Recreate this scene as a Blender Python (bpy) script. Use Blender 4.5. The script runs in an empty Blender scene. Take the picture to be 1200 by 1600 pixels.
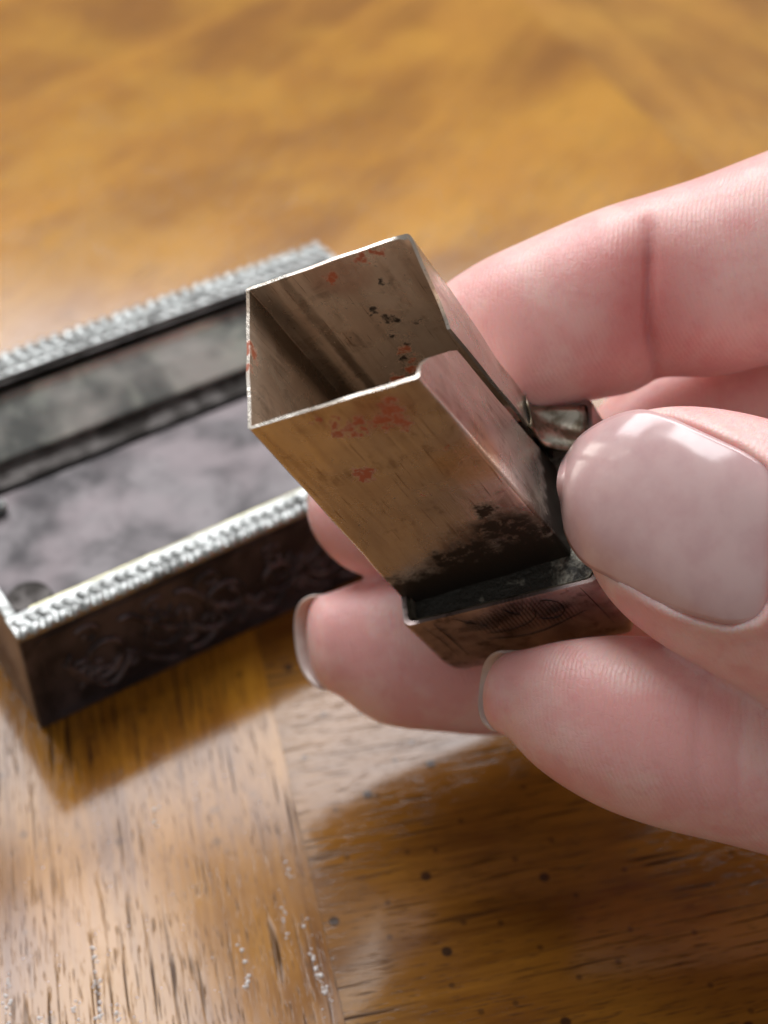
import bpy, bmesh, math, random
import numpy as np
from mathutils import Vector, Matrix, noise as mnoise
random.seed(4); np.random.seed(4)
sc = bpy.context.scene
sc.unit_settings.system = 'METRIC'; sc.unit_settings.scale_length = 0.01      # one unit is one centimetre
COL = sc.collection

# ------------------------------------------------------------------ camera
TH, H, F = math.radians(42), 11.2, 2239.0
cd = bpy.data.cameras.new('camera'); cam = bpy.data.objects.new('camera', cd); COL.objects.link(cam)
cam.location = (0, 0, H); cam.rotation_euler = (math.pi/2 - TH, 0, 0)
cd.sensor_fit = 'HORIZONTAL'; cd.sensor_width = 36; cd.lens = 36*F/1200
cd.clip_start = 0.5; cd.clip_end = 1000
cd.dof.use_dof = True; cd.dof.focus_distance = 10.7; cd.dof.aperture_fstop = 0.34; cd.dof.aperture_blades = 0
sc.camera = cam
# ------------------------------------------------------------------ room light
w = bpy.data.worlds.new('World'); sc.world = w; w.use_nodes = True
bg = w.node_tree.nodes['Background']; bg.inputs[0].default_value = (1.0, 0.965, 0.95, 1); bg.inputs[1].default_value = 0.27
def window_pane(az0, az1, el0, el1, dist, L, col):
    """a pane of the bright window in front of the table, given by the directions of its edges as seen from the table"""
    az, el = math.radians((az0+az1)/2), math.radians((el0+el1)/2)
    sx = 2*dist*math.tan(math.radians(az1-az0)/2)*math.cos(el); sy = 2*dist*math.tan(math.radians(el1-el0)/2)
    ld = bpy.data.lights.new('window_pane', 'AREA'); ld.shape = 'RECTANGLE'; ld.size = sx; ld.size_y = sy
    ld.energy = L*math.pi*sx*sy; ld.color = col
    o = bpy.data.objects.new('window_pane', ld); COL.objects.link(o)
    d = Vector((math.sin(az)*math.cos(el), math.cos(az)*math.cos(el), math.sin(el)))
    o.location = Vector((0, 8, 0)) + d*dist
    z = d; x = Vector((math.cos(az), -math.sin(az), 0)); y = z.cross(x)
    o.rotation_euler = Matrix((x, y, z)).transposed().to_euler()
    return o
window_pane(-48, 44, 31.5, 54.5, 130, 6.4, (0.98, 0.975, 0.99))
window_pane(-60, -10, 55, 80, 130, 7.8, (0.985, 0.985, 1.0))
sc.view_settings.view_transform = 'Standard'; sc.view_settings.look = 'None'
sc.view_settings.exposure = 0; sc.view_settings.gamma = 1

# ------------------------------------------------------------------ measuring helpers (photo pixel + distance -> point)
fv = np.array([0, math.cos(TH), -math.sin(TH)]); uv = np.array([0, math.sin(TH), math.cos(TH)]); rv = np.array([1., 0, 0])
CP = np.array([0, 0, H])
def ray(p): return fv + (p[0]-600)/F*rv - (p[1]-800)/F*uv
def at(p, d): return CP + d*ray(p)
def onz(p, z):
    q = ray(p); return CP + q*(z-H)/q[2]

# ------------------------------------------------------------------ object helpers
def link(name, me, mat=None, parent=None, smooth=False):
    o = bpy.data.objects.new(name, me); COL.objects.link(o)
    if mat: me.materials.append(mat)
    if parent: o.parent = parent
    if smooth:
        for p in me.polygons: p.use_smooth = True
    return o
def mesh(name, v, f):
    me = bpy.data.meshes.new(name); me.from_pydata([tuple(map(float, x)) for x in v], [], f); me.update(); return me
def tag(o, label, cat=None, group=None, kind=None):
    if label: o['label'] = label
    if cat: o['category'] = cat
    if group: o['group'] = group
    if kind: o['kind'] = kind
    return o
def empty(name, M):
    o = bpy.data.objects.new(name, None); COL.objects.link(o); o.matrix_world = M; o.empty_display_size = .3; return o
def fixn(me):
    bm = bmesh.new(); bm.from_mesh(me); bmesh.ops.recalc_face_normals(bm, faces=bm.faces); bm.to_mesh(me); bm.free(); return me
def box(bm, c, s, M=None):
    r = bmesh.ops.create_cube(bm, size=1.0)
    for v in r['verts']:
        v.co = Vector((v.co.x*s[0]+c[0], v.co.y*s[1]+c[1], v.co.z*s[2]+c[2]))
        if M: v.co = M @ v.co
    return r['verts']
def bm_obj(name, bm, mat, parent=None, bevel=0, seg=2, smooth=False):
    if bevel:
        bmesh.ops.bevel(bm, geom=list(bm.edges), offset=bevel, segments=seg, affect='EDGES', profile=.6)
    bmesh.ops.recalc_face_normals(bm, faces=bm.faces)
    me = bpy.data.meshes.new(name); bm.to_mesh(me); bm.free()
    return link(name, me, mat, parent, smooth)
def rings_mesh(name, rings, closed=True, cap0=True, cap1=True):
    n = len(rings[0]); v = [p for r in rings for p in r]; f = []
    for i in range(len(rings)-1):
        for j in range(n if closed else n-1):
            k = (j+1) % n
            f.append((i*n+j, i*n+k, (i+1)*n+k, (i+1)*n+j))
    if cap0: f.append(tuple(range(n))[::-1])
    if cap1: f.append(tuple((len(rings)-1)*n+j for j in range(n)))
    return fixn(mesh(name, v, f))
def tube_pts(path, rad, n=6):
    """verts, faces of a thin round wire along a path"""
    path = [np.array(p, float) for p in path]; V = []; Fc = []
    for i, p in enumerate(path):
        t = path[min(i+1, len(path)-1)] - path[max(i-1, 0)]; t /= np.linalg.norm(t)+1e-12
        a = np.cross(t, [0.3, 0.2, 0.93]); a /= np.linalg.norm(a)+1e-9; b = np.cross(t, a)
        r = rad*(0.35 if i in (0, len(path)-1) else 1)
        for k in range(n):
            q = 2*math.pi*k/n; V.append(p + r*(math.cos(q)*a + math.sin(q)*b))
    for i in range(len(path)-1):
        for k in range(n):
            l = (k+1) % n; Fc.append((i*n+k, i*n+l, (i+1)*n+l, (i+1)*n+k))
    Fc.append(tuple(range(n))[::-1]); Fc.append(tuple((len(path)-1)*n+k for k in range(n)))
    return V, Fc
def wires(name, paths, rad, mat, parent):
    V, Fc = [], []
    for p in paths:
        r = rad
        if isinstance(p, tuple): p, r = p
        v, f = tube_pts(p, r); o = len(V); V += v; Fc += [tuple(i+o for i in q) for q in f]
    return link(name, fixn(mesh(name, V, Fc)), mat, parent, True)

# ------------------------------------------------------------------ node helpers
class NT:
    def __init__(s, name):
        s.m = bpy.data.materials.new(name); s.m.use_nodes = True; s.t = s.m.node_tree
        s.b = s.t.nodes['Principled BSDF']; s.co = s.t.nodes.new('ShaderNodeTexCoord')
        s.obj = s.co.outputs['Object']
    def n(s, ty): return s.t.nodes.new(ty)
    def put(s, inp, v):
        if hasattr(v, 'is_output') or isinstance(v, bpy.types.NodeSocket): s.t.links.new(v, inp)
        else:
            if isinstance(v, (tuple, list)) and len(v) == 3 and inp.type == 'RGBA': v = (*v, 1)
            inp.default_value = v
    def set(s, **k):
        for a, v in k.items(): s.put(s.b.inputs[a.replace('_', ' ')], v)
    def math(s, op, a, b=0.0, clamp=False):
        q = s.n('ShaderNodeMath'); q.operation = op; q.use_clamp = clamp; s.put(q.inputs[0], a); s.put(q.inputs[1], b); return q.outputs[0]
    def mul(s, a, b): return s.math('MULTIPLY', a, b)
    def add(s, a, b): return s.math('ADD', a, b)
    def vm(s, op, a, b):
        q = s.n('ShaderNodeVectorMath'); q.operation = op; s.put(q.inputs[0], a); s.put(q.inputs[1], b)
        return q.outputs['Value'] if op in ('LENGTH', 'DISTANCE', 'DOT_PRODUCT') else q.outputs[0]
    def sep(s, v):
        q = s.n('ShaderNodeSeparateXYZ'); s.put(q.inputs[0], v); return q.outputs
    def mapr(s, vec, rot=(0, 0, 0), scale=(1, 1, 1), loc=(0, 0, 0)):
        q = s.n('ShaderNodeMapping'); s.put(q.inputs['Vector'], vec); q.inputs['Rotation'].default_value = rot
        q.inputs['Scale'].default_value = scale; q.inputs['Location'].default_value = loc; return q.outputs[0]
    def noise(s, vec, scale, detail=3, rough=.55, dist=0.0, col=False):
        q = s.n('ShaderNodeTexNoise'); s.put(q.inputs['Vector'], vec); q.inputs['Scale'].default_value = scale
        q.inputs['Detail'].default_value = detail; q.inputs['Roughness'].default_value = rough; q.inputs['Distortion'].default_value = dist
        return q.outputs[1 if col else 0]
    def voro(s, vec, scale, feat='F1', rnd=1.0, flat=False):
        q = s.n('ShaderNodeTexVoronoi'); q.feature = feat; q.voronoi_dimensions = '2D' if flat else '3D'; s.put(q.inputs['Vector'], vec); q.inputs['Scale'].default_value = scale
        q.inputs['Randomness'].default_value = rnd; return q.outputs[0]
    def wave(s, vec, scale, dist=1.0, det=2, dsc=1.0, d='X', ty='BANDS'):
        q = s.n('ShaderNodeTexWave'); q.wave_type = ty; q.bands_direction = d; s.put(q.inputs['Vector'], vec); q.inputs['Scale'].default_value = scale
        q.inputs['Distortion'].default_value = dist; q.inputs['Detail'].default_value = det; q.inputs['Detail Scale'].default_value = dsc; return q.outputs[1]
    def ramp(s, v, stops):
        q = s.n('ShaderNodeValToRGB'); s.put(q.inputs[0], v); e = q.color_ramp.elements
        while len(e) < len(stops): e.new(.5)
        for i, (p, c) in enumerate(stops):
            e[i].position = p; e[i].color = (*c, 1) if isinstance(c, tuple) else (c, c, c, 1)
        return q.outputs[0]
    def step(s, v, a, b):
        q = s.n('ShaderNodeMapRange'); q.interpolation_type = 'SMOOTHSTEP'; s.put(q.inputs[0], v); q.inputs[1].default_value = a; q.inputs[2].default_value = b
        return q.outputs[0]
    def mix(s, f, a, b, mode='MIX'):
        q = s.n('ShaderNodeMix'); q.data_type = 'RGBA'; q.blend_type = mode; s.put(q.inputs[0], f); s.put(q.inputs[6], a); s.put(q.inputs[7], b); return q.outputs[2]
    def bump(s, h, strength=.3, dist=.02, nrm=None):
        q = s.n('ShaderNodeBump'); s.put(q.inputs['Height'], h); q.inputs['Strength'].default_value = strength; q.inputs['Distance'].default_value = dist
        if nrm is not None: s.put(q.inputs['Normal'], nrm)
        return q.outputs[0]
    def blobs(s, pts, pos=None, wob=.09, wsc=9):
        """max over soft round spots, their edges broken up by noise"""
        pos = pos if pos is not None else s.obj
        nz = s.noise(pos, wsc, 4, .7, col=True)
        p2 = s.vm('ADD', pos, s.vm('SCALE' if False else 'MULTIPLY', s.vm('SUBTRACT', nz, (.5, .5, .5)), (wob*2,)*3))
        out = None
        for c, r in pts:
            d = s.vm('DISTANCE', p2, tuple(map(float, c))); m = s.step(d, r, r*.45)
            out = m if out is None else s.math('MAXIMUM', out, m)
        return out

# ------------------------------------------------------------------ the table: veneer panels under glossy varnish
def wood(name, ang, tint=1.0, pores=1.0, specks=.35, light=(0.40, 0.172, 0.018), dark=(0.17, 0.060, 0.007), seed=0.0, fig=1.0, st=.22):
    k = NT(name)
    g = k.mapr(k.obj, rot=(0, 0, -ang), loc=(seed, seed*.7, 0))          # x runs along the grain
    fine = k.noise(k.mapr(g, scale=(1.1, 16, 1)), 1.0, 5, .62, .25)
    broad = k.noise(k.mapr(g, scale=(st, 1.0*fig, 1)), 1.0, 4, .55, .7)
    cloud = k.noise(g, .45, 3, .5)
    c = k.mix(k.step(k.add(k.mul(broad, .65), k.mul(fine, .35)), .34, .66), dark, light)
    c = k.mix(k.mul(k.step(cloud, .42, .68), .45), c, tuple(x*y for x, y in zip(light, (1.18, 1.3, 1.25))))
    # open pores: short dark dashes along the grain
    dash = k.noise(k.mapr(g, scale=(.75, 23, 1), loc=(3, 1, 0)), 1.0, 2, .5, .15)
    gate = k.noise(g, .9, 2, .5)
    pd = k.mul(k.step(dash, .575, .65), k.step(gate, .40, .60))
    dash2 = k.noise(k.mapr(g, scale=(4.0, 55, 1), loc=(7, 2, 0)), 1.0, 2, .5, .1)
    pd = k.math('MAXIMUM', pd, k.mul(k.step(dash2, .59, .68), .8))
    pd = k.mul(pd, pores)
    # distress specks
    vd = k.voro(k.vm('ADD', k.obj, (seed*3.1, 1.7, 0)), .9, flat=True)
    spk = k.step(vd, .055, .03)
    vd2 = k.voro(k.vm('ADD', k.obj, (seed, 5.7, 0)), 1.7, flat=True)
    spk = k.mul(k.math('MAXIMUM', spk, k.mul(k.step(vd2, .065, .03), .6)), k.math('MULTIPLY', specks, 1.0))
    c = k.mix(k.mul(pd, .85), c, (.04, .018, .010))
    c = k.mix(k.mul(spk, .9), c, (.028, .014, .008))
    if tint != 1: c = k.mix(1.0, c, (tint, tint, tint), 'MULTIPLY')
    h = k.mul(pd, -1.0)
    soft = k.noise(k.mapr(g, scale=(.9, 5, 1)), 1.0, 3, .5)
    nb = k.bump(k.add(k.mul(h, .6), k.mul(soft, .4)), .20, .012)
    rv_ = k.noise(k.obj, 2.2, 3, .6)
    k.set(Base_Color=c, Roughness=.55, Normal=k.bump(h, .5, .01), Specular_IOR_Level=0.0)
    k.set(Coat_Weight=k.math('SUBTRACT', 1.0, k.mul(pd, .8)), Coat_IOR=1.6, Coat_Roughness=k.add(.09, k.mul(rv_, .07)), Coat_Normal=nb)
    return k.m
n0, n2 = onz((430, 1120), 0), onz((540, 1600), 0)
SE = (n0-n2); SE /= np.linalg.norm(SE); SP = np.array([SE[1], -SE[0], 0])      # seam direction, and its right-hand perpendicular
SO = n2
def spt(a, b): return SO + SE*a + SP*b                                         # a along the seam away from us, b to the right
ga = math.atan2(SE[1], SE[0]); gp = math.atan2(SP[1], SP[0])
m_wl = wood('wood_near', ga, 1.0, seed=0.3)
m_wr = wood('wood_cross', gp, .92, pores=1.0, specks=1.0, light=(.32, .135, .018), dark=(.13, .046, .007), seed=2.1)
m_wf = wood('wood_far', math.radians(57), 1.05, pores=.6, light=(.47, .215, .026), dark=(.24, .096, .012), seed=4.4, fig=.5, st=.11)
m_wg = wood('wood_far_right', math.radians(118), 1.0, pores=.6, light=(.46, .215, .034), dark=(.22, .092, .017), seed=6.4, fig=.5, st=.13)
m_wt = wood('wood_core', 0, .7, pores=.5, seed=8)
table = empty('wooden_table', Matrix.Translation((0, 12, 0)))
tag(table, 'glossy golden brown wooden table top with dark grain under the open silver box', 'table')
def prism(name, poly, z0, z1, mat, parent, off=(0, 12, 0), bev=0.0025):
    bm = bmesh.new(); vs = [bm.verts.new((p[0]-off[0], p[1]-off[1], z0)) for p in poly]
    f = bm.faces.new(vs); r = bmesh.ops.extrude_face_region(bm, geom=[f])
    for e in r['geom']:
        if isinstance(e, bmesh.types.BMVert): e.co.z = z1
    bmesh.ops.recalc_face_normals(bm, faces=bm.faces)
    top = [e for e in bm.edges if all(abs(v.co.z-z1) < 1e-6 for v in e.verts)]
    bmesh.ops.bevel(bm, geom=top, offset=bev, segments=2, affect='EDGES')
    me = bpy.data.meshes.new(name); bm.to_mesh(me); bm.free(); return link(name, me, mat, parent)
gap = .0015; far = 8.6
o = prism('veneer_panel', [spt(-14, -42), spt(-14, -gap), spt(far-gap, -gap), spt(far-gap, -42)], -.06, 0, m_wl, table); o['label'] = 'veneer panel with lengthwise grain in the pale window glare'
o = prism('veneer_panel', [spt(-14, gap), spt(-14, 42), spt(far-gap, 42), spt(far-gap, gap)], -.06, -.001, m_wr, table); o['label'] = 'darker veneer panel with crosswise grain and black specks'
k1, k2 = onz((880, 60), 0), onz((1020, 190), 0); kd = (k2-k1)/np.linalg.norm(k2-k1)
ka = [k1 - kd*28, k1 + kd*16]
fy = far+gap
def cut(poly, P, D, side):
    out = []; nrm = np.array([D[1], -D[0], 0])*side
    for i in range(len(poly)):
        a, b = np.array(poly[i]), np.array(poly[(i+1) % len(poly)]); da, db = (a-P)@nrm, (b-P)@nrm
        if da >= 0: out.append(a)
        if da*db < 0: out.append(a+(b-a)*da/(da-db))
    return out
farpoly = [spt(fy, -42), spt(fy, 42), spt(fy+46, 42), spt(fy+46, -42)]
o = prism('veneer_panel', cut(farpoly, k1, kd, -1), -.06, 0, m_wg, table) if True else None; o['label'] = 'blurred far veneer panel at the upper right'
o = prism('veneer_panel', cut(farpoly, k1+0*kd, kd, 1), -.06, -.001, m_wf, table); o['label'] = 'blurred far veneer panel with diagonal golden figure'
prism('table_core', [spt(-14.2, -42.2), spt(-14.2, 42.2), spt(fy+46.2, 42.2), spt(fy+46.2, -42.2)], -2.2, -.062, m_wt, table, bev=.05)
# tiny whitened beads painting in the bright glints of the pores near the camera
k = NT('glint_white'); k.set(Base_Color=(.72, .68, .66), Roughness=.12, Coat_Weight=1.0, Coat_Roughness=.05); m_bead = k.m
bm = bmesh.new()
def bead(x, y, r):
    q = bmesh.ops.create_icosphere(bm, subdivisions=2, radius=r)
    for v in q['verts']: v.co = Vector((v.co.x+x, v.co.y+y-12, v.co.z*.75))
for (px, py, ln, n_, rr) in [(145, 1480, .75, 26, .017), (180, 1570, .35, 12, .015), (375, 1470, .45, 12, .019), (447, 1335, .26, 7, .015), (478, 1440, .62, 16, .022), (505, 1530, .28, 8, .016), (10, 1520, .5, 18, .016), (120, 1560, .3, 9, .013), (240, 1262, .25, 8, .013), (60, 1590, .3, 10, .014), (440, 1420, .3, 8, .013), (215, 1585, .25, 7, .014)]:
    p = onz((px, py), 0)
    for i in range(n_):
        t = random.uniform(-.05, 1)*ln; q = p - SE*t + SP*random.gauss(0, .018)
        bead(q[0], q[1], rr*random.uniform(.45, 1.1))
for i in range(110):
    q = spt(random.uniform(-.6, 3.0), random.uniform(-2.6, -.05)); bead(q[0], q[1], random.uniform(.003, .009))
o = bm_obj('glint_bead', bm, m_bead, table, smooth=True); o['kind'] = 'stuff'

# ------------------------------------------------------------------ silver metals
def silver(name, base, dark, rough=.25, tarn=(.45, .65), sc_=2.0, relief=0.0, metallic=1.0, tint2=None):
    k = NT(name)
    nz = k.noise(k.obj, sc_, 6, .62, .4); n2_ = k.noise(k.obj, sc_*5, 4, .6)
    c = k.mix(k.step(nz, *tarn), base, dark)
    if tint2: c = k.mix(k.step(k.noise(k.vm('ADD', k.obj, (4, 9, 2)), sc_*.8, 3, .5), .45, .65), c, tint2)
    c = k.mix(k.mul(k.step(n2_, .55, .75), .5), c, dark)
    k.set(Base_Color=c, Metallic=metallic, Roughness=k.add(rough, k.mul(nz, .22)))
    h = k.add(k.mul(n2_, .4), k.mul(nz, .4))
    if relief: h = k.add(h, k.mul(k.noise(k.obj, 7, 3, .5, 1.2), relief))
    k.set(Normal=k.bump(h, .25, .02)); return k.m
m_side = silver('tarnished_side', (.11, .092, .10), (.035, .029, .033), .36, (.35, .6), 1.6, 1.0, .55)
m_end = silver('tarnished_end', (.50, .44, .38), (.26, .20, .16), .42, (.4, .65), 1.6, .5)
m_rim = silver('bright_rim', (.48, .50, .49), (.20, .205, .20), .37, (.44, .68), 3.6)
m_inner = silver('inner_wall', (.72, .75, .66), (.20, .21, .20), .36, (.40, .62), 1.0, 0, .7, (.60, .58, .54))
m_floor = silver('inner_floor', (.125, .115, .118), (.045, .042, .044), .40, (.36, .66), 1.1, 0, .85, (.15, .13, .135))
m_black = silver('blackened', (.085, .078, .075), (.03, .027, .025), .42, (.4, .6), 3.0)
m_strip = silver('dark_strip', (.24, .24, .24), (.1, .1, .1), .35, (.4, .6), 2.0)

# ------------------------------------------------------------------ open silver box (local x along its front, y to the back, z up)
BL, BW, BH = 6.04, 4.22, 1.38
bo = onz((65, 1140), 0); ba = math.radians(34.3)
MB_ = Matrix.Translation((bo[0], bo[1], 0.002)) @ Matrix.Rotation(ba, 4, 'Z')
sbox = empty('silver_box', MB_)
tag(sbox, 'open rectangular tarnished silver box with bright rope edged rim lying on the table', 'box')
T = .10
def part_box(name, c, s, mat, bevel=.015, parent=sbox):
    bm = bmesh.new(); box(bm, c, s); return bm_obj(name, bm, mat, parent, bevel)
zt = BH-.10
part_box('wall', (BL/2, T/2, zt/2), (BL, T, zt), m_side)['label'] = 'dark engraved front wall'
part_box('wall', (BL/2, BW-T/2, zt/2), (BL, T, zt), m_inner)['label'] = 'pale back wall seen from inside'
part_box('wall', (T/2, BW/2, zt/2), (T, BW-2*T-.004, zt), m_end)['label'] = 'brownish left end wall'
part_box('wall', (BL-T/2, BW/2, zt/2), (T, BW-2*T-.004, zt), m_side)
part_box('bottom_plate', (BL/2, BW/2, .04), (BL-2*T-.01, BW-2*T-.01, .08), m_black, .01)
# stepped lining: a sloping pale panel down from the back rim, a dark ledge, a slot, then the raised floor
def sweep(name, prof, x0, x1, mat, th=.03):
    """a bent sheet running along the box, prof = (y, z) points of its upper face"""
    V, Fc = [], []; n_ = len(prof)
    for x in (x0, x1):
        for (y, z) in prof: V.append((x, y, z))
        for (y, z) in prof[::-1]: V.append((x, y-th*.3, z-th))
    m = 2*n_
    for j in range(m): Fc.append((j, (j+1) % m, m+(j+1) % m, m+j))
    Fc.append(tuple(range(m))[::-1]); Fc.append(tuple(range(m, 2*m)))
    me = fixn(mesh(name, V, Fc)); bm = bmesh.new(); bm.from_mesh(me); bmesh.ops.bevel(bm, geom=list(bm.edges), offset=.006, segments=2, affect='EDGES'); bm.to_mesh(me); bm.free()
    return link(name, me, mat, sbox)
sweep('sloping_panel', [(3.82, 1.17), (3.78, 1.08), (3.60, .95), (3.30, .70)], T+.03, BL-T-.03, m_inner)
sweep('floor_ledge', [(3.30, .66), (3.20, .57), (3.02, .545)], T+.03, BL-T-.03, m_black)
sweep('inner_step', [(3.45, .775), (3.33, .71), (3.27, .645)], T+.03, 2.55, m_black)
part_box('floor_lining', (BL/2, 1.65, .52), (BL-2*T-.06, 2.52, .05), m_floor, .012)
# flat rim frame
def rim_bar(c, s): part_box('rim', c, s, m_rim, .018)
RW = .31
rim_bar((BL/2, RW/2-.02, BH-.06), (BL+.04, RW, .075)); rim_bar((BL/2, BW-RW/2+.02, BH-.068), (BL+.04, RW, .06))
rim_bar((.05, BW/2, BH-.062), (.11, BW-2*RW+.03, .07)); rim_bar((BL-.05, BW/2, BH-.062), (.11, BW-2*RW+.03, .07))
# twisted rope moulding on the long rims: slanted lozenge strands, two mirrored rows
def rope(y0, flip, width, n_):
    V, Fc = [], []
    for row in (0, 1):
        for i in range(n_):
            x = (i+.5)/n_*(BL-.02)+.01; sl = (1 if row == 0 else -1)*.62*flip
            L_, R_ = width*.42, 2.7/n_+.006; jx = random.gauss(0, .008); hz_ = random.uniform(.04, .064)
            cx, cy = x + (.5-row)*.0, y0 + (row-.5)*width*.5
            d = np.array([math.cos(math.pi/2-sl), math.sin(math.pi/2-sl), 0]); e = np.array([-d[1], d[0], 0])
            base = len(V); segs = 6
            for a in range(5):
                ph = -math.pi/2 + math.pi*a/4
                for b in range(segs):
                    q = 2*math.pi*b/segs
                    p = np.array([cx+jx, cy, BH-.030]) + d*math.sin(ph)*L_*1.0 + math.cos(ph)*(e*math.cos(q)*R_ + np.array([0, 0, math.sin(q)*hz_]))
                    V.append(p)
            for a in range(4):
                for b in range(segs):
                    c_ = (b+1) % segs; Fc.append((base+a*segs+b, base+a*segs+c_, base+(a+1)*segs+c_, base+(a+1)*segs+b))
    o = link('rope_moulding', fixn(mesh('rope_moulding', V, Fc)), m_rim, sbox, True); return o
rope(.09, 1, .23, 46); rope(BW-.06, -1, .30, 38)
# black strip painting the shadow under the back rim, gilt front lip, hinge pin
part_box('lip_shade_strip', (BL/2, BW-.36, BH-.13), (BL-.3, .035, .12), m_black, .008)
part_box('lip_shade_strip', (BL/2, .345, BH-.13), (BL-.5, .03, .10), silver('gilt_lip', (.62, .60, .36), (.34, .32, .2), .35), .008)
bm = bmesh.new(); bmesh.ops.create_cone(bm, cap_ends=True, segments=20, radius1=.075, radius2=.075, depth=.34, matrix=Matrix.Translation((.70, 2.66, .62)) @ Matrix.Rotation(math.pi/2, 4, 'Y'))
bm_obj('hinge_pin', bm, m_rim, sbox, .02, 2, True)
# black disc painting in the dark round recess of the near left corner
bm = bmesh.new(); bmesh.ops.create_cone(bm, cap_ends=True, segments=28, radius1=.24, radius2=.22, depth=.10, matrix=Matrix.Translation((.36, .66, BH-.30)))
bm_obj('recess_dark_disc', bm, m_black, sbox, .02, 2, True)
# engraved scrollwork standing proud on the front wall, with a plain border line
def spiral(cx, cz, r, turns, sgn, a0, y, flat=1.0):
    P = []
    for i in range(34):
        t = i/33; a = a0 + sgn*turns*2*math.pi*t; rr = r*(1-t*.86)
        P.append((cx+rr*math.cos(a), y, cz+flat*rr*math.sin(a)))
    return P
P = []
for cx, r, s_, a0 in [(.75, .36, 1, 2.6), (1.45, .30, -1, .4), (2.1, .38, 1, 3.4), (2.8, .28, -1, .2), (3.45, .36, 1, 2.8), (4.2, .34, -1, .5), (5.0, .36, 1, 3.0), (5.5, .25, -1, .4)]:
    P.append((spiral(cx, .64, r, 1.35, s_, a0, -.004, 1.05), .034)); P.append((spiral(cx+.28, .40, r*.5, 1.1, -s_, a0+1.2, -.002), .028)); P.append((spiral(cx-.1, .98, r*.42, 1.0, -s_, a0, -.002), .026))
    for q in range(4):
        a = a0+q*.5; P.append(([(cx+.1*math.cos(a), -.003, .62+.1*math.sin(a)), (cx+.22*math.cos(a+.3), -.008, .62+.22*math.sin(a+.3)), (cx+.34*math.cos(a+.35), -.003, .62+.30*math.sin(a+.35))], .03))
for i in range(9):
    x0 = .35+i*.62; P.append(([(x0+t*.72, -.004, .62+.30*math.sin(2.6*t*(1 if i % 2 else -1)+i)+.12*math.cos(5*t)) for t in np.linspace(0, 1, 18)], .034))
    P.append(([(x0+.1+t*.5, -.003, .30+.16*math.sin(3*t+i*2)) for t in np.linspace(0, 1, 12)], .026))
wires('scroll_engraving', P, .02, silver('scroll_silver', (.16, .135, .145), (.05, .042, .046), .32, (.4, .6), 3, 0, .7), sbox)
bm = bmesh.new()
box(bm, (.17, -.004, .64), (.03, .02, 1.1)); box(bm, (BL-.17, -.004, .64), (.03, .02, 1.1)); box(bm, (BL/2, -.004, .075), (BL-.4, .02, .03)); box(bm, (BL/2, -.004, 1.2), (BL-.4, .02, .03))
bm_obj('border_line', bm, m_side, sbox, .004)

# ------------------------------------------------------------------ small metal lipstick tube held in the hand (local x across, y to the back, z down its length)
RO = np.array([[0.8965270354511864, -0.03761106353560736, 0.44138949081828827], [-0.08322351782532912, 0.9643476794244162, 0.25121186132330614], [0.4351012764700702, 0.2619522114593869, -0.8614336411620178]])
TO = np.array([-0.96099737, 7.66312238, 5.02203139]); W_, D_, L_ = 1.35, 1.29676, 2.62043
MT = Matrix(((*RO[0], TO[0]), (*RO[1], TO[1]), (*RO[2], TO[2]), (0, 0, 0, 1)))
def loc(X): return RO.T @ (np.asarray(X)-TO)
def depth(X): return (np.asarray(X)-CP) @ fv
def inplane(px, axis, val):
    q = ray(px); c = RO.T @ (CP-TO); d = RO.T @ q; return c + d*(val-c[axis])/d[axis]
obs = {(0, 1, 0): (384, 450), (1, 1, 0): (641, 362), (1, 0, 0): (656, 590), (0, 0, 0): (387, 672), (0, 0, 1): (628, 938), (1, 0, 1): (888, 862)}
OFF = {}
for kx in [(a, b, c) for a in (0, 1) for b in (0, 1) for c in (0, 1)]:
    ideal = np.array([kx[0]*W_, kx[1]*D_, kx[2]*L_])
    if kx in obs: OFF[kx] = loc(at(obs[kx], depth(TO + RO @ ideal))) - ideal
    else: OFF[kx] = np.zeros(3)
def warp(p):
    p = np.asarray(p, float); x, y, z = p[0]/W_, p[1]/D_, p[2]/L_
    x, y, z = [min(1.15, max(-.15, q)) for q in (x, y, z)]; r = p.copy()
    for (a, b, c), o in OFF.items():
        r = r + o*(x if a else 1-x)*(y if b else 1-y)*(z if c else 1-z)
    return r
tube = empty('lipstick_tube', MT)
tag(tube, 'small empty square metal lipstick tube with red smears held between thumb and fingers', 'lipstick tube')
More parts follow.
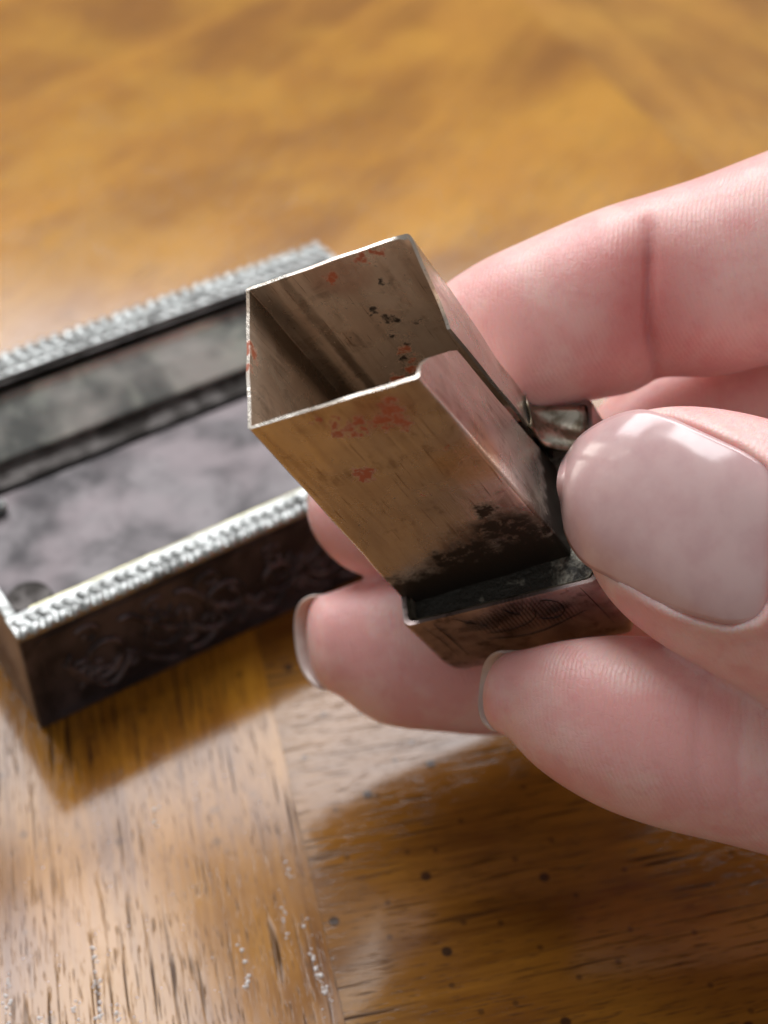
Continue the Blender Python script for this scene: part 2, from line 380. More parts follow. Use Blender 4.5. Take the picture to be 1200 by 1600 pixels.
# material: worn silver gone warm, scratches along the length, tarnish by the foot, lipstick smears
def brushed(name, metal=.86, gain=1.0):
    k = NT(name); p = k.obj; s = k.sep(p)
    streak = k.noise(k.mapr(p, scale=(16, 16, 1.1)), 1.0, 5, .65, .15)
    scr = k.noise(k.mapr(p, rot=(0.05, 0.05, .1), scale=(55, 55, 1.4)), 1.0, 2, .5)
    cloud = k.noise(p, 2.6, 5, .6, .5)
    c = k.mix(k.step(cloud, .38, .66), (.80, .76, .68), (.68, .62, .54))
    c = k.mix(k.mul(k.step(streak, .50, .68), .32), c, (.44, .35, .265))
    st2 = k.noise(k.mapr(p, scale=(5, 5, .35), loc=(3, 3, 1)), 1.0, 4, .6, .4)
    c = k.mix(k.mul(k.step(st2, .52, .66), .28), c, (.40, .31, .235)); c = k.mix(k.mul(k.step(st2, .46, .34), .35), c, (.84, .80, .74))
    c = k.mix(k.mul(k.step(scr, .66, .72), .75), c, (.26, .18, .12))
    gold = k.blobs([(inplane((735, 720), 1, 0), .35)], wob=.12, wsc=4)
    c = k.mix(k.mul(gold, .5), c, (.72, .48, .2))
    if gain != 1: c = k.mix(1.0, c, (gain, gain*.86, gain*.74), 'MULTIPLY')
    # tarnish, thick at the foot and creeping up the right half of the front
    nz = k.noise(p, 8, 7, .72, .3); low = k.noise(p, 2.2, 3, .5)
    f = k.step(k.add(s[2], k.add(k.mul(k.math('SUBTRACT', nz, .5), .55), k.mul(k.math('SUBTRACT', low, .5), .5))), 2.16, 2.40)
    cr = k.blobs([(inplane((790, 830), 1, 0), 0.35), (inplane((850, 850), 1, 0), 0.46), (inplane((740, 865), 1, 0), 0.29), (inplane((700, 872), 1, 0), 0.20), (inplane((660, 930), 1, 0), 0.32), (inplane((815, 875), 1, 0), 0.36), (inplane((760, 800), 1, 0), 0.14)], wob=.17, wsc=6)
    brown = k.blobs([(inplane((790, 840), 1, 0), .55), (inplane((720, 880), 1, 0), .42), (inplane((850, 800), 1, 0), .3)], wob=.3, wsc=3.5)
    c = k.mix(k.mul(brown, k.add(.35, k.mul(streak, .7))), c, (.15, .085, .05))
    fine = k.step(nz, .33, .50)
    tarn = k.math('MAXIMUM', f, k.mul(cr, fine), True)
    spots = k.mul(k.step(k.noise(p, 15, 3, .6), .66, .72), k.step(low, .5, .6))
    tarn = k.math('MAXIMUM', tarn, k.mul(spots, .6), True)
    # inside of back wall: dark runs
    runs = []
    for a, b, n_ in [((640, 470), (560, 620), 0)]: pass
    ins = [((655, 500), .05), ((632, 530), .07), ((640, 560), .07), ((648, 590), .06), ((605, 497), .06), ((583, 480), .05), ((612, 520), .05), ((540, 483), .025), ((482, 484), .02), ((600, 440), .03)]
    dk = k.blobs([(inplane(q, 1, D_-.02), r*1.25) for q, r in ins], wob=.14, wsc=10)
    tarn = k.math('MAXIMUM', tarn, k.mul(dk, k.step(nz, .42, .58)), True)
    # dull brown stripes down the inner corner
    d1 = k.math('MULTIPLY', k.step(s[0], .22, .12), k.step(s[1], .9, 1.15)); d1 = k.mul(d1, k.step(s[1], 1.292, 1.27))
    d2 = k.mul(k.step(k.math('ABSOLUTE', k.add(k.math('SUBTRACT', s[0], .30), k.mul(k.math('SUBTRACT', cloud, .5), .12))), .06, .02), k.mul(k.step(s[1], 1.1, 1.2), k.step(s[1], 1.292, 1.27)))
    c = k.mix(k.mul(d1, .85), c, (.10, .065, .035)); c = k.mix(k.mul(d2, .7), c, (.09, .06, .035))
    mot = k.mul(k.step(k.noise(p, 3.4, 6, .68, .6), .52, .64), k.step(streak, .36, .60)); c = k.mix(k.mul(mot, .42), c, (.21, .135, .085))
    c = k.mix(tarn, c, (.028, .02, .014))
    # lipstick
    red = [((608, 640), .075), ((622, 655), .06), ((598, 655), .05), ((612, 622), .05), ((560, 658), .055), ((545, 668), .05), ((520, 668), .045), ((532, 678), .045), ((575, 672), .04), ((568, 742), .07), ((495, 660), .03), ((640, 660), .035), ((625, 640), .05), ((604, 668), .035), ((585, 660), .04), ((550, 680), .035), ((632, 668), .04), ((528, 655), .03), ((575, 735), .04), ((563, 750), .035), ((660, 770), .02), ((658, 855), .02), ((700, 700), .018)]
    rp = [(inplane(q, 1, -.0), r) for q, r in red]
    redi = [((516, 432), .055), ((520, 440), .04), ((565, 402), .05), ((588, 392), .04), ((640, 575), .05), ((632, 545), .05), ((622, 590), .05), ((655, 578), .035), ((648, 560), .035)]
    rp += [(inplane(q, 1, D_-.02), r) for q, r in redi] + [(inplane((390, 550), 0, .02), .07), (inplane((388, 580), 0, .02), .04)]
    rm = k.blobs([(q, r*1.35) for q, r in rp], wob=.14, wsc=11); rm = k.mul(rm, k.step(k.noise(p, 20, 4, .7), .28, .46))
    halo = k.mul(k.blobs([(inplane((600, 645), 1, 0), .3), (inplane((530, 430), 1, D_-.02), .28)], wob=.1, wsc=5), .32)
    c = k.mix(halo, c, (.42, .13, .06))
    c = k.mix(k.mul(rm, .9), c, (.44, .075, .012))
    met = k.math('SUBTRACT', metal, k.math('MAXIMUM', k.mul(rm, .9), k.mul(tarn, .55)), True)
    rg = k.add(k.add(.19, k.mul(cloud, .16)), k.mul(k.math('MAXIMUM', rm, tarn), .25))
    k.set(Base_Color=c, Metallic=met, Roughness=rg)
    h = k.add(k.add(k.add(k.mul(streak, .35), k.mul(st2, .9)), k.mul(scr, .3)), k.add(k.mul(cloud, 1.6), k.mul(k.math('MAXIMUM', rm, tarn), .35)))
    k.set(Normal=k.bump(h, .18, .02)); return k.m
m_tube = brushed('worn_silver'); m_tin = brushed('worn_silver_inside', .6, 1.12)
# perimeter of the barrel, open at the slit in its right wall
def perim(inset):
    r = .034; x0, x1, y0, y1 = inset, W_-inset, inset, D_-inset; r = max(.008, r-inset*.9); P = []
    def line(a, b, n_): return [(a[0]+(b[0]-a[0])*i/n_, a[1]+(b[1]-a[1])*i/n_) for i in range(n_)]
    def arc(cx, cy, a0, a1, n_): return [(cx+r*math.cos(a0+(a1-a0)*i/n_), cy+r*math.sin(a0+(a1-a0)*i/n_)) for i in range(n_)]
    h = math.pi/2; sl = .70
    P += line((x1, sl), (x1, y0+r), 14) + arc(x1-r, y0+r, 0, -h, 6) + line((x1-r, y0), (x0+r, y0), 24) + arc(x0+r, y0+r, -h, -2*h, 6)
    P += line((x0, y0+r), (x0, y1-r), 20) + arc(x0+r, y1-r, 2*h, h, 6) + line((x0+r, y1), (x1-r, y1), 24) + arc(x1-r, y1-r, h, 0, 6) + line((x1, y1-r), (x1, sl+.13), 12) + [(x1, sl+.13)]
    return P
def topz(x, y):
    if x < W_-.10: return 0.0
    k_ = min(1, (x-(W_-.10))/.05)
    if y < .73: z = np.interp(y, [0, .06, .18, .30, .455, .60, .72], [0, .01, .08, .19, .374, .56, .74])
    else: z = np.interp(y, [.73, .82, .9, 1.0, 1.15, 1.3], [.64, .60, .56, .46, .23, 0])
    return float(z)*k_
NA = 26
def shell(inset):
    G = []
    for (x, y) in perim(inset):
        zt_ = topz(x, y) + .012*mnoise.noise((x*3, y*3, 4.0)); col = []
        for i in range(NA+1):
            z = zt_ + (2.86-zt_)*i/NA; yy = y; xx = x
            if x > W_-.05:                                        # slit drifts to the back as it runs down, the lips bow outwards
                t_ = max(0, 1-abs(y-.72)/.55); yy = y + .085*(z-.3)*t_*.9
                xx = x + (-.012 if y < .72 else .012)*t_*math.sin(min(1, z/2.6)*math.pi)
            dn = .016*math.sin(min(1, z/2.5)*math.pi)*mnoise.noise((x*1.6, y*1.6, z*1.5+9)) + .010*mnoise.noise((x*3.1, y*3.1, z*2.2)); cx_, cy_ = xx-W_/2, yy-D_/2; ln_ = math.hypot(cx_, cy_)
            col.append(warp((xx+dn*cx_/ln_, yy+dn*cy_/ln_, z)))
        G.append(col)
    return G
go, gi = shell(0), shell(.028)
V = []; Fc = []; n_ = len(go); s_ = NA+1
for G in (go, gi):
    for col in G: V += col
o2 = n_*s_
for i in range(n_-1):
    for j in range(NA):
        a, b, c, d = i*s_+j, (i+1)*s_+j, (i+1)*s_+j+1, i*s_+j+1
        Fc.append((a, b, c, d)); Fc.append((o2+d, o2+c, o2+b, o2+a))
    Fc.append((i*s_, o2+i*s_, o2+(i+1)*s_, (i+1)*s_)); Fc.append((i*s_+NA, (i+1)*s_+NA, o2+(i+1)*s_+NA, o2+i*s_+NA))
for i in (0, n_-1):
    for j in range(NA): Fc.append((i*s_+j, i*s_+j+1, o2+i*s_+j+1, o2+i*s_+j))
me = fixn(mesh('barrel', V, Fc)); barrel = link('barrel', me, m_tube, tube, True); me.materials.append(m_tin)
for p in me.polygons:
    if all(v >= o2 for v in p.vertices): p.material_index = 1
me.set_sharp_from_angle(angle=math.radians(40))
# carrier plate inside the barrel
bm = bmesh.new(); box(bm, (W_/2, D_/2, 2.45), (W_-.10, D_-.10, .06)); bm_obj('carrier_plate', bm, m_black, tube, .01)
# foot: a deep engraved cup the barrel stands in
def foot_engraved():
    k = NT('engraved_foot'); p = k.obj
    cl = k.noise(p, 3, 5, .6, .4)
    c = k.mix(k.step(cl, .35, .65), (.52, .42, .40), (.28, .215, .205))
    fan = k.wave(k.mapr(p, scale=(1, 1, .35)), 9, 1.2, 2, 2)
    fm = k.blobs([((.95, -.33, 2.82), .33), ((.7, -.33, 2.86), .26), ((1.15, -.33, 2.9), .25)], wob=.1)
    c = k.mix(k.mul(k.mul(k.step(fan, .35, .65), fm), .7), c, (.09, .055, .05))
    dk = k.step(k.noise(p, 6, 5, .7), .52, .66)
    c = k.mix(k.mul(dk, .6), c, (.07, .045, .04))
    k.set(Base_Color=c, Metallic=.85, Roughness=k.add(.30, k.mul(cl, .2)), Normal=k.bump(k.add(k.mul(fan, k.mul(fm, .5)), k.mul(cl, .6)), .3, .02)); return k.m
m_foot = foot_engraved()
C4 = [(-.035, -.305), (1.645, -.345), (1.79, 1.385), (-.09, 1.36)]
def cup_ring(inset, z, r=.09, n_=7):
    c4 = [np.array(c) for c in C4]; cen = sum(c4)/4; P = []
    q = []
    for c in c4: q.append(np.array([c[0]-math.copysign(inset, c[0]-cen[0]), c[1]-math.copysign(inset, c[1]-cen[1])]))
    r = max(.02, r-inset*.4)
    for i in range(4):
        p0, p, p1 = q[i-1], q[i], q[(i+1) % 4]; d0 = (p0-p)/np.linalg.norm(p0-p); d1 = (p1-p)/np.linalg.norm(p1-p)
        for j in range(n_+1):
            t = j/n_; a = p+d0*r*(1-t); b = p+d1*r*t; P.append((1-t)*(p+d0*r*(1-t)) + t*(p+d1*r*t))
        m_ = [(q[i]+d1*r) + ((q[(i+1) % 4]-d1*r)-(q[i]+d1*r))*s/10 for s in range(1, 10)]; P += m_
    return [(a[0], a[1], z) for a in P]
outer = [(.045, 2.585), (.008, 2.575), (0, 2.60), (0, 2.8), (0, 3.0), (0, 3.2), (0, 3.35), (.02, 3.5), (.06, 3.62), (.13, 3.72), (.22, 3.78), (.36, 3.81)]
rings = [cup_ring(.045, 2.60)] + [cup_ring(a, b) for a, b in outer]
me = rings_mesh('foot_cup', rings, True, False, True); cup = link('foot_cup', me, m_foot, tube, True); me.set_sharp_from_angle(angle=math.radians(50))
k = NT('grimy_silver'); nz = k.noise(k.obj, 5, 6, .7, .5); n3 = k.noise(k.obj, 22, 3, .6); sx_ = k.sep(k.obj)
cl = k.step(k.add(k.mul(nz, .9), k.mul(k.step(sx_[0], 1.0, 1.5), .16)), .53, .66)
k.set(Base_Color=k.mix(cl, (.035, .033, .026), (.38, .37, .31)), Metallic=k.mul(cl, .7), Roughness=k.add(.42, k.mul(n3, .2)), Normal=k.bump(k.add(nz, k.mul(n3, .5)), .8, .05))
m_grime = k.m
me = rings_mesh('cup_floor', [cup_ring(.05, 2.70), cup_ring(.05, 2.83)]); link('cup_floor', me, m_grime, tube)
me = rings_mesh('cup_inner_pale', [cup_ring(.046, 2.605), cup_ring(.046, 2.83), cup_ring(.07, 2.83), cup_ring(.07, 2.605)], True, False, False)  # paler inner skin, brightness painted into the unlit cup wall
link('cup_inner_pale', me, silver('pale_inner_silver', (.50, .45, .36), (.2, .17, .12), .38, (.42, .62), 3, 0, .6), tube, True)
# slide lever and clip on the right of the barrel
V, Fc = [], []; na, nb_ = 14, 8
def tabp(i, j):
    t = i/(na-1); v = .93 + .34*j/(nb_-1)
    u = 1.372 + .02*math.sin(5*t+j*.5) + .34*max(0, t-.35)**1.5/.65**1.5; z = 2.10 + .50*t - .12*max(0, t-.55) + .03*math.sin(j*1.1+4*t)
    return np.array([u, v - .10*t*(1-j/(nb_-1)), z])
for off in (0, 1):
    for i in range(na):
        for j in range(nb_): V.append(tabp(i, j) + off*np.array([-.022, 0, .022]))
m_ = na*nb_
for i in range(na-1):
    for j in range(nb_-1):
        q = (i*nb_+j, i*nb_+j+1, (i+1)*nb_+j+1, (i+1)*nb_+j); Fc += [q, tuple(m_+x for x in q[::-1])]
edge = [i*nb_ for i in range(na)] + [(na-1)*nb_+j for j in range(1, nb_)] + [i*nb_+nb_-1 for i in range(na-2, -1, -1)] + [j for j in range(nb_-2, 0, -1)]
for i in range(len(edge)): a_, b_ = edge[i], edge[(i+1) % len(edge)]; Fc.append((a_, b_, m_+b_, m_+a_))
lev = link('bent_tab', fixn(mesh('bent_tab', V, Fc)), silver('crumpled_silver', (.52, .49, .41), (.16, .13, .09), .24, (.40, .6), 4, .7), tube, True)
# engraved lines on the foot's front face
def fp(x, z, y=-.318): return (x, y-.024*x/1.6-.001, z)
P = [([fp(.22, 2.62), fp(.24, 2.9), fp(.25, 3.25)], .0055), ([fp(.40, 2.60), fp(.47, 2.72), fp(.60, 2.84)], .005), ([fp(1.47, 2.60), fp(1.49, 2.85), fp(1.52, 3.3)], .0055), ([fp(.12, 2.62), fp(.16, 2.9), fp(.17, 3.25)], .003)]
P += [([fp(.72+.3*math.cos(a), 2.80+.2*math.sin(a)) for a in np.linspace(-.2, 2.2, 14)], .004), ([fp(1.12+.13*math.cos(a), 2.82+.16*math.sin(a)) for a in np.linspace(-1.6, 2.6, 16)], .005), ([fp(.5+.9*t, 3.05+.10*math.sin(t*4)) for t in np.linspace(0, 1, 14)], .004), ([fp(.80, 2.63), fp(.84, 2.74), fp(.90, 2.80)], .006)]
for i in range(34):
    a = 2.75 - 2.35*i/33; P.append(([fp(.85+r_*.62*math.cos(a), 2.98-r_*.42*math.sin(a)) for r_ in (.35, .6, .9)], .0022))
for i in range(12):
    a = i/11; P.append(([fp(.3+.13*a, 2.95+.4*a), fp(.42+.16*a, 2.9+.4*a)], .0022))
wires('engraved_line', P, .007, m_black, tube)

# ------------------------------------------------------------------ the hand
def catmull(P, n_):
    P = np.array(P, float); Q = np.vstack([2*P[0]-P[1], P, 2*P[-1]-P[-2]]); out = []
    for i in range(len(P)-1):
        for j in range(n_):
            t = j/n_; a, b, c, d = Q[i:i+4]
            out.append(.5*(2*b + (c-a)*t + (2*a-5*b+4*c-d)*t*t + (3*b-a-3*c+d)*t**3))
    out.append(P[-1]); return np.array(out)
def finger(st, tip, per=10, nr=48, creases=(), sq=2.2):
    """st: (upper outline px, lower outline px, distance, thickness ratio); tip: (px, distance). Returns verts, faces"""
    rows = []
    for A, B, d, k in st:
        a, b = at(A, d), at(B, d); rows.append(np.concatenate([(a+b)/2, (b-a)/2, [k]]))
    R = catmull(rows, per); tp = at(*tip); rings = []
    N = len(R); cen = R[:, :3]
    ax = np.gradient(cen, axis=0); ax /= np.linalg.norm(ax, axis=1)[:, None]
    for i in range(N):
        c, h, k = R[i, :3], R[i, 3:6], R[i, 6]; wd = np.linalg.norm(h); e1 = h/wd; e2 = np.cross(ax[i], e1); e2 /= np.linalg.norm(e2)
        if e2 @ fv > 0: e2 = -e2                                   # towards the viewer
        rings.append((c, e1, e2, wd, k*wd, 1.0))
    c0, e1, e2, w0, t0, _ = rings[0]
    caps = []
    for j in range(1, 11):
        ph = j/10*math.pi/2*.985; caps.append((c0+(tp-c0)*math.sin(ph), e1, e2, w0*math.cos(ph)**.85, t0*math.cos(ph)**.85, 0))
    rings = caps[::-1] + rings; V = []; Fc = []
    for i, (c, e1, e2, w_, t_, _) in enumerate(rings):
        for j in range(nr):
            q = 2*math.pi*j/nr; cs, sn = math.cos(q), math.sin(q)
            V.append(c + e1*w_*math.copysign(abs(cs)**(2/sq), cs) + e2*t_*math.copysign(abs(sn)**(2/sq), sn))
    for i in range(len(rings)-1):
        for j in range(nr): l = (j+1) % nr; Fc.append((i*nr+j, i*nr+l, (i+1)*nr+l, (i+1)*nr+j))
    Fc.append(tuple(range(nr))[::-1]); Fc.append(tuple((len(rings)-1)*nr+j for j in range(nr)))
    return V, Fc, rings
index = [((505, 735), (640, 880), 13.00, .80), ((545, 620), (690, 845), 12.85, .80), ((635, 500), (745, 760), 12.55, .82), ((735, 420), (825, 675), 12.25, .84), ((830, 373), (905, 632), 12.1, .86),
         ((930, 331), (985, 614), 12.05, .86), ((1018, 303), (1042, 590), 12.0, .84), ((1105, 274), (1125, 588), 12.0, .86), ((1215, 231), (1232, 566), 12.0, .88), ((1400, 160), (1420, 555), 12.1, .9), ((1560, 150), (1570, 560), 12.2, .95)]
index_tip = ((515, 860), 13.05)
middle = [((512, 927), (525, 1084), 13.05, .85), ((575, 903), (590, 1128), 13.1, .85), ((660, 872), (672, 1141), 13.2, .85), ((770, 838), (790, 1146), 13.35, .86), ((880, 700), (940, 1110), 13.4, .86),
          ((975, 598), (1075, 950), 13.3, .86), ((1070, 548), (1160, 870), 13.2, .86), ((1200, 528), (1260, 860), 13.1, .86), ((1400, 520), (1430, 870), 13.0, .9)]
middle_tip = ((480, 1003), 13.0)
ring_f = [((812, 1016), (796, 1150), 11.35, .86), ((880, 1001), (850, 1206), 11.25, .86), ((965, 993), (928, 1255), 11.2, .86), ((1060, 1000), (1018, 1289), 11.2, .86), ((1180, 1022), (1125, 1315), 11.25, .86), ((1330, 1080), (1265, 1352), 11.4, .88), ((1480, 1120), (1440, 1390), 11.6, .9)]
ring_tip = ((757, 1078), 11.4)
thumb = [((955, 668), (902, 838), 10.95, .56), ((1005, 642), (948, 930), 10.85, .58), ((1085, 635), (1020, 998), 10.75, .60), ((1190, 652), (1130, 1062), 10.65, .64), ((1310, 695), (1240, 1125), 10.6, .78), ((1450, 765), (1370, 1200), 10.6, .82), ((1640, 870), (1560, 1310), 10.7, .9)]
thumb_tip = ((893, 748), 11.1)
V, Fc = [], []
RINGS = {}
def add(v, f):
    o = len(V); V.extend(v); Fc.extend([tuple(i+o for i in q) for q in f])
for nm, st, tp in (('index', index, index_tip), ('middle', middle, middle_tip), ('ring', ring_f, ring_tip), ('thumb', thumb, thumb_tip)):
    v, f, r = finger(st, tp); RINGS[nm] = r; add(v, f)
def capsule(p, q, r0, r1):
    p, q = np.array(p), np.array(q); d = q-p; L = np.linalg.norm(d); d /= L; a = np.cross(d, [.2, .9, .3]); a /= np.linalg.norm(a); b = np.cross(d, a); v = []; f = []; n_ = 20; R = []
    for i in range(7): ph = -math.pi/2 + (i+.05)/7*math.pi/2; R.append((p + d*r0*math.sin(ph), r0*math.cos(ph)))
    for i in range(9): t = i/8; R.append((p+d*L*t, r0+(r1-r0)*t))
    for i in range(7): ph = (i+.95)/7*math.pi/2; R.append((q + d*r1*math.sin(ph), max(.01, r1*math.cos(ph))))
    for c, r in R:
        for j in range(n_): w_ = 2*math.pi*j/n_; v.append(c + r*(math.cos(w_)*a + math.sin(w_)*b))
    for i in range(len(R)-1):
        for j in range(n_): l = (j+1) % n_; f.append((i*n_+j, i*n_+l, (i+1)*n_+l, (i+1)*n_+j))
    f.append(tuple(range(n_))[::-1]); f.append(tuple((len(R)-1)*n_+j for j in range(n_))); add(v, f)
A = lambda x, y, d: at((x, y), d)
mi, mm, mr, mp = A(2130, 560, 12.4), A(2180, 760, 12.9), A(2200, 960, 13.0), A(2180, 1130, 12.9)
wr = A(2900, 1000, 12.6); wr2 = A(2880, 1180, 12.2)
capsule(A(1480, 355, 12.15), A(1600, 370, 12.2), .92, .98); capsule(A(1600, 370, 12.2), mi, .96, 1.1)
capsule(A(1400, 712, 13.0), A(1620, 690, 13.1), .86, .94); capsule(A(1620, 690, 13.1), mm, .95, 1.1)
capsule(A(1440, 1250, 11.55), A(1640, 1270, 12.0), .74, .84); capsule(A(1640, 1270, 12.0), mr, .86, 1.05)
capsule(A(1420, 1345, 12.5), A(1560, 1350, 12.4), .5, .56); capsule(A(1560, 1350, 12.4), A(1760, 1330, 12.4), .58, .64); capsule(A(1760, 1330, 12.4), mp, .66, .9)
capsule(A(1600, 1085, 10.7), A(1850, 1150, 10.9), 1.0, 1.15); capsule(A(1850, 1150, 10.9), A(2350, 1180, 11.5), 1.2, 1.5); capsule(A(2350, 1180, 11.5), wr2, 1.5, 1.6)
for m_ in (mi, mm, mr, mp): capsule(m_, wr, 1.05, 1.6)
capsule(mi, mm, 1.1, 1.1); capsule(mm, mr, 1.1, 1.05); capsule(mr, mp, 1.05, .9); capsule(mi, A(2000, 1120, 11.2), 1.0, 1.1)
capsule(wr, A(3500, 1050, 12.6), 2.0, 2.3)
tmp = bpy.data.objects.new('tmp', fixn(mesh('tmp', V, Fc))); COL.objects.link(tmp)
md = tmp.modifiers.new('r', 'REMESH'); md.mode = 'VOXEL'; md.voxel_size = .036; md.adaptivity = 0
sm = tmp.modifiers.new('s', 'SMOOTH'); sm.iterations = 14; sm.factor = .5
dg = bpy.context.evaluated_depsgraph_get(); dg.update()
hm = bpy.data.meshes.new_from_object(tmp.evaluated_get(dg)); hm.name = 'hand'
bpy.data.objects.remove(tmp)
# creases pressed into the skin (flexion folds and wrinkles)
co = np.empty(len(hm.vertices)*3); hm.vertices.foreach_get('co', co); co = co.reshape(-1, 3)
no = np.empty(len(hm.vertices)*3); hm.vertices.foreach_get('normal', no); no = no.reshape(-1, 3)
red = np.zeros(len(co))
dpt = (co-CP) @ fv; PX = 600 + F*((co-CP) @ rv)/dpt; PY = 800 - F*((co-CP) @ uv)/dpt
def plane_fold(p0, p1, d, wid, deep, rng):
    """a fold lying in the plane through two skin points and the line of sight, limited to a sphere round its middle"""
    a, b = at(p0, d), at(p1, d); t = (b-a)/np.linalg.norm(b-a); v = at(((p0[0]+p1[0])/2, (p0[1]+p1[1])/2), d)-CP; v /= np.linalg.norm(v)
    n_ = np.cross(t, v); n_ /= np.linalg.norm(n_); c = (a+b)/2; hl = np.linalg.norm(b-a)/2
    wob = .018*np.sin(4*((co-c) @ t)+1)
    s = (co-c) @ n_ + wob; l = np.abs((co-c) @ t)/hl; dd = np.linalg.norm(co-c, axis=1)
    fall = np.clip((1.0-l)/.55, 0, 1)**.8*(dd < rng)*np.clip(-(no @ v)*3+.4, 0, 1)
    g = np.exp(-(s/wid)**2)*fall
    return g*deep, np.exp(-(s/(wid*2.6))**2)*fall
for args in [((1008, 320), (1026, 606), 11.35, .045, .06, 1.3), ((1003, 330), (1015, 600), 11.35, .17, .05, 1.3), ((1120, 290), (1126, 560), 11.3, .03, .0, 1.2)]:
    g, rr = plane_fold(*args); co -= no*g[:, None]; red = np.maximum(red, rr*min(1, args[4]*16))
for args in [((1090, 1000), (1095, 1330), 10.6, .05, .02, 1.2), ((1165, 1010), (1150, 1340), 10.6, .04, .015, 1.2), ((1020, 1003), (1215, 1100), 10.2, .05, .0, 1.2)]:
    g, rr = plane_fold(*args); co -= no*g[:, None]
CO0 = co.copy()
NAIL_UP = [(883, 715), (908, 682), (950, 655), (1000, 641), (1042, 651), (1080, 668), (1121, 687), (1160, 706), (1193, 728), (1213, 752)]
NAIL_LO = [(876, 778), (885, 835), (912, 878), (955, 903), (1005, 930), (1050, 950), (1095, 965), (1140, 974), (1180, 966), (1207, 938)]
pol = np.array(NAIL_UP + NAIL_LO[::-1], float); P2 = np.stack([PX, PY], 1)
near = (dpt < 10.75) & (PX > 860) & (PX < 1290) & (PY > 600) & (PY < 1050); ids = np.nonzero(near)[0]; q2 = P2[ids]
dmin = np.full(len(ids), 1e9); ins = np.zeros(len(ids), bool)
for i in range(len(pol)):
    a, b = pol[i], pol[(i+1) % len(pol)]; e = b-a; t = np.clip(((q2-a) @ e)/(e @ e), 0, 1); dmin = np.minimum(dmin, np.linalg.norm(q2-a-t[:, None]*e, axis=1))
    cr_ = ((a[1] > q2[:, 1]) != (b[1] > q2[:, 1])) & (q2[:, 0] < e[0]*(q2[:, 1]-a[1])/(e[1]+1e-9)+a[0]); ins ^= cr_
sd = np.where(ins, -dmin, dmin)
up_amt = .075*np.exp(-((sd-13)/15)**2)*np.clip((q2[:, 0]-960)/80, 0, 1) - .05*np.clip(-sd/12, 0, 1)
vw = co[ids]-CP; vw /= np.linalg.norm(vw, axis=1)[:, None]; co[ids] -= vw*up_amt[:, None]
hm.vertices.foreach_set('co', co.ravel()); hm.update()
at_ = hm.attributes.new('fold', 'FLOAT', 'POINT'); at_.data.foreach_set('value', red)
def skin():
    k = NT('skin'); p = k.obj
    f = k.n('ShaderNodeAttribute'); f.attribute_name = 'fold'; fold = f.outputs['Fac']
    mott = k.noise(p, 1.6, 5, .6, .3); fine = k.noise(p, 9, 5, .65)
    c = k.mix(k.step(mott, .40, .60), (.91, .585, .545), (.86, .465, .44))
    c = k.mix(k.mul(k.step(fine, .5, .75), .35), c, (.76, .34, .34))
    c = k.mix(k.mul(fold, .85), c, (.58, .12, .11))
    edge = k.n('ShaderNodeTexVoronoi'); edge.feature = 'DISTANCE_TO_EDGE'; edge.inputs['Scale'].default_value = 13; k.put(edge.inputs['Vector'], k.vm('ADD', p, k.vm('MULTIPLY', k.noise(p, 6, 3, .6, col=True), (.12, .12, .12))))
    wr_ = k.step(edge.outputs[0], .07, .0)
    ridge = k.wave(k.mapr(p, rot=(.3, .5, .55)), 9.5, 3.2, 1, .55, 'X')
    rg2 = k.noise(p, 45, 3, .6); cell = k.voro(p, 26)
    h = k.add(k.add(k.mul(ridge, .30), k.mul(rg2, .35)), k.add(k.mul(k.add(fine, k.mul(wr_, -.55)), .6), k.mul(cell, .25)))
    k.set(Base_Color=c, Roughness=k.add(.30, k.mul(fine, .14)), Specular_IOR_Level=.5, Normal=k.bump(h, .30, .018))
    k.b.subsurface_method = 'RANDOM_WALK'
    k.set(Subsurface_Weight=.85, Subsurface_Scale=.22); k.b.inputs['Subsurface Radius'].default_value = (1.0, .35, .22)
    return k.m
m_skin = skin()
hand = link('hand', hm, m_skin, None, True)
tag(hand, 'right hand with pale pink nail polish gripping the small metal tube above the table', 'hand')
# ---- nails
def nailmat(name, c1, c2, rough, sss=.3):
    k = NT(name); n_ = k.noise(k.obj, 3, 4, .6); n3 = k.noise(k.obj, 25, 3, .6)
    k.set(Base_Color=k.mix(k.step(n_, .35, .65), c1, c2), Roughness=k.add(rough, k.mul(n_, .1)), Subsurface_Weight=sss, Subsurface_Scale=.1, Coat_Weight=.7, Coat_Roughness=.14,
          Normal=k.bump(k.add(k.mul(n_, .9), k.mul(n3, .12)), .06, .03))
    k.b.inputs['Subsurface Radius'].default_value = (1, .5, .4); return k.m
m_nail = nailmat('nail_polish', (.73, .485, .475), (.66, .41, .41), .12)
m_nail2 = nailmat('nail_edge', (.62, .52, .47), (.5, .40, .36), .35, .4)
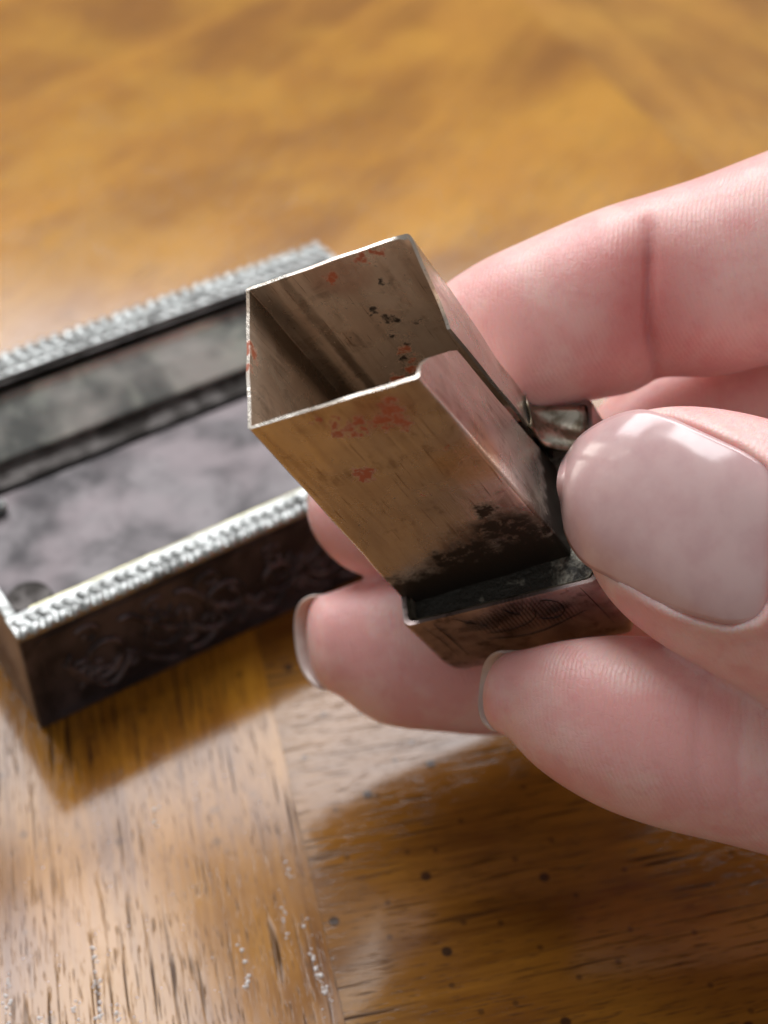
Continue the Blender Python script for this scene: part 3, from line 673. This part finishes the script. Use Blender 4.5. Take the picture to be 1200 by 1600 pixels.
# thumb nail: two side outlines from free edge to cuticle
up_ = [(883, 715), (908, 682), (950, 655), (1000, 641), (1042, 651), (1080, 668), (1121, 687), (1160, 706), (1193, 728), (1213, 752)]
lo_ = [(876, 778), (885, 835), (912, 878), (955, 903), (1005, 930), (1050, 950), (1095, 965), (1140, 974), (1180, 966), (1207, 938)]
NU, NV = 54, 36
U_, Lo = catmull([(*p, 0) for p in up_], 6), catmull([(*p, 0) for p in lo_], 6)
from mathutils.bvhtree import BVHTree
bvh = BVHTree.FromPolygons([tuple(p) for p in CO0], [tuple(p.vertices) for p in hm.polygons])
def basis(s, t): return [1, s, s*s, t, t*t, t**4, s*t, s*t*t]
st_, AA, BB = [], [], []
for i in range(len(U_)):
    s = i/(len(U_)-1)
    for j in range(NV+1):
        t = -1+2*j/NV; px = (U_[i]*(1-j/NV) + Lo[i]*(j/NV))[:2]
        if i < 1: px = px + np.array([-8*(1-t*t), 0])
        st_.append((s, t, px)); r_ = ray(px); hit = bvh.ray_cast(Vector(CP), Vector(r_/np.linalg.norm(r_)))
        if hit[0] is not None and s > .08:
            dh = depth(np.array(hit[0]))
            if 9.3 < dh < 10.95: AA.append(basis(s, t)); BB.append(dh)
sol = np.linalg.lstsq(np.array(AA), np.array(BB), rcond=None)[0]
flat_ = [at(px, float(np.dot(basis(s, t), sol)) - .045 + .012*abs(t)**3 + .06*max(0, (s-.9)/.1)**2) for s, t, px in st_]
grid = [flat_[i*(NV+1):(i+1)*(NV+1)] for i in range(len(U_))]
V = [p for r in grid for p in r]; m_ = NV+1; n_ = len(grid); Fc = [(i*m_+j, i*m_+j+1, (i+1)*m_+j+1, (i+1)*m_+j) for i in range(n_-1) for j in range(NV)]
me = mesh('thumb_nail', V, Fc); fixn(me)
tn = link('nail', me, m_nail, hand, True); tn['label'] = 'thumb nail in pale pink polish facing the viewer'
so = tn.modifiers.new('t', 'SOLIDIFY'); so.thickness = .022; so.offset = 0
def far_nail(rg, reach, lab, dorsal=-1, wide=1.28, back=9, lift=.03):
    """nail shell on the far (dorsal) side of a fingertip, its free edge standing past the flesh"""
    c0, e1, e2, w0, t0, _ = rg[10]; tipc = rg[0][0]; ax = tipc-c0; La = np.linalg.norm(ax); ax /= La
    rows = []
    for i in range(16):
        s = i/15
        l = -1.0 + s*(1.0+La+reach)                       # along the finger, past the tip
        row = []
        for j in range(29):
            q = -wide + 2*wide*j/28
            edge = 1-.0*s
            x = math.sin(q)*w0*(1.03+lift); z = -math.cos(q)*t0*(1.03+lift)
            taper = 1-.10*s**3; back_ = (reach+La)*(.55*(abs(q)/wide)**2.6)*s**2      # rounded free edge
            row.append(c0 + ax*(l-back_) + e1*x*taper + e2*(z*taper + .16*s*s*t0))
        rows.append(row)
    V = [p for r in rows for p in r]; Fc = [(i*29+j, i*29+j+1, (i+1)*29+j+1, (i+1)*29+j) for i in range(15) for j in range(28)]
    o = link('nail', fixn(mesh('nail', V, Fc)), m_nail2, hand, True); o['label'] = lab
    md = o.modifiers.new('t', 'SOLIDIFY'); md.thickness = .024; md.offset = 0
far_nail(RINGS['ring'], .10, 'nail edge of the nearest lower finger')
far_nail(RINGS['middle'], .09, 'nail edge of the finger behind the tube foot')
far_nail(RINGS['index'], .06, 'hidden nail of the upper finger')
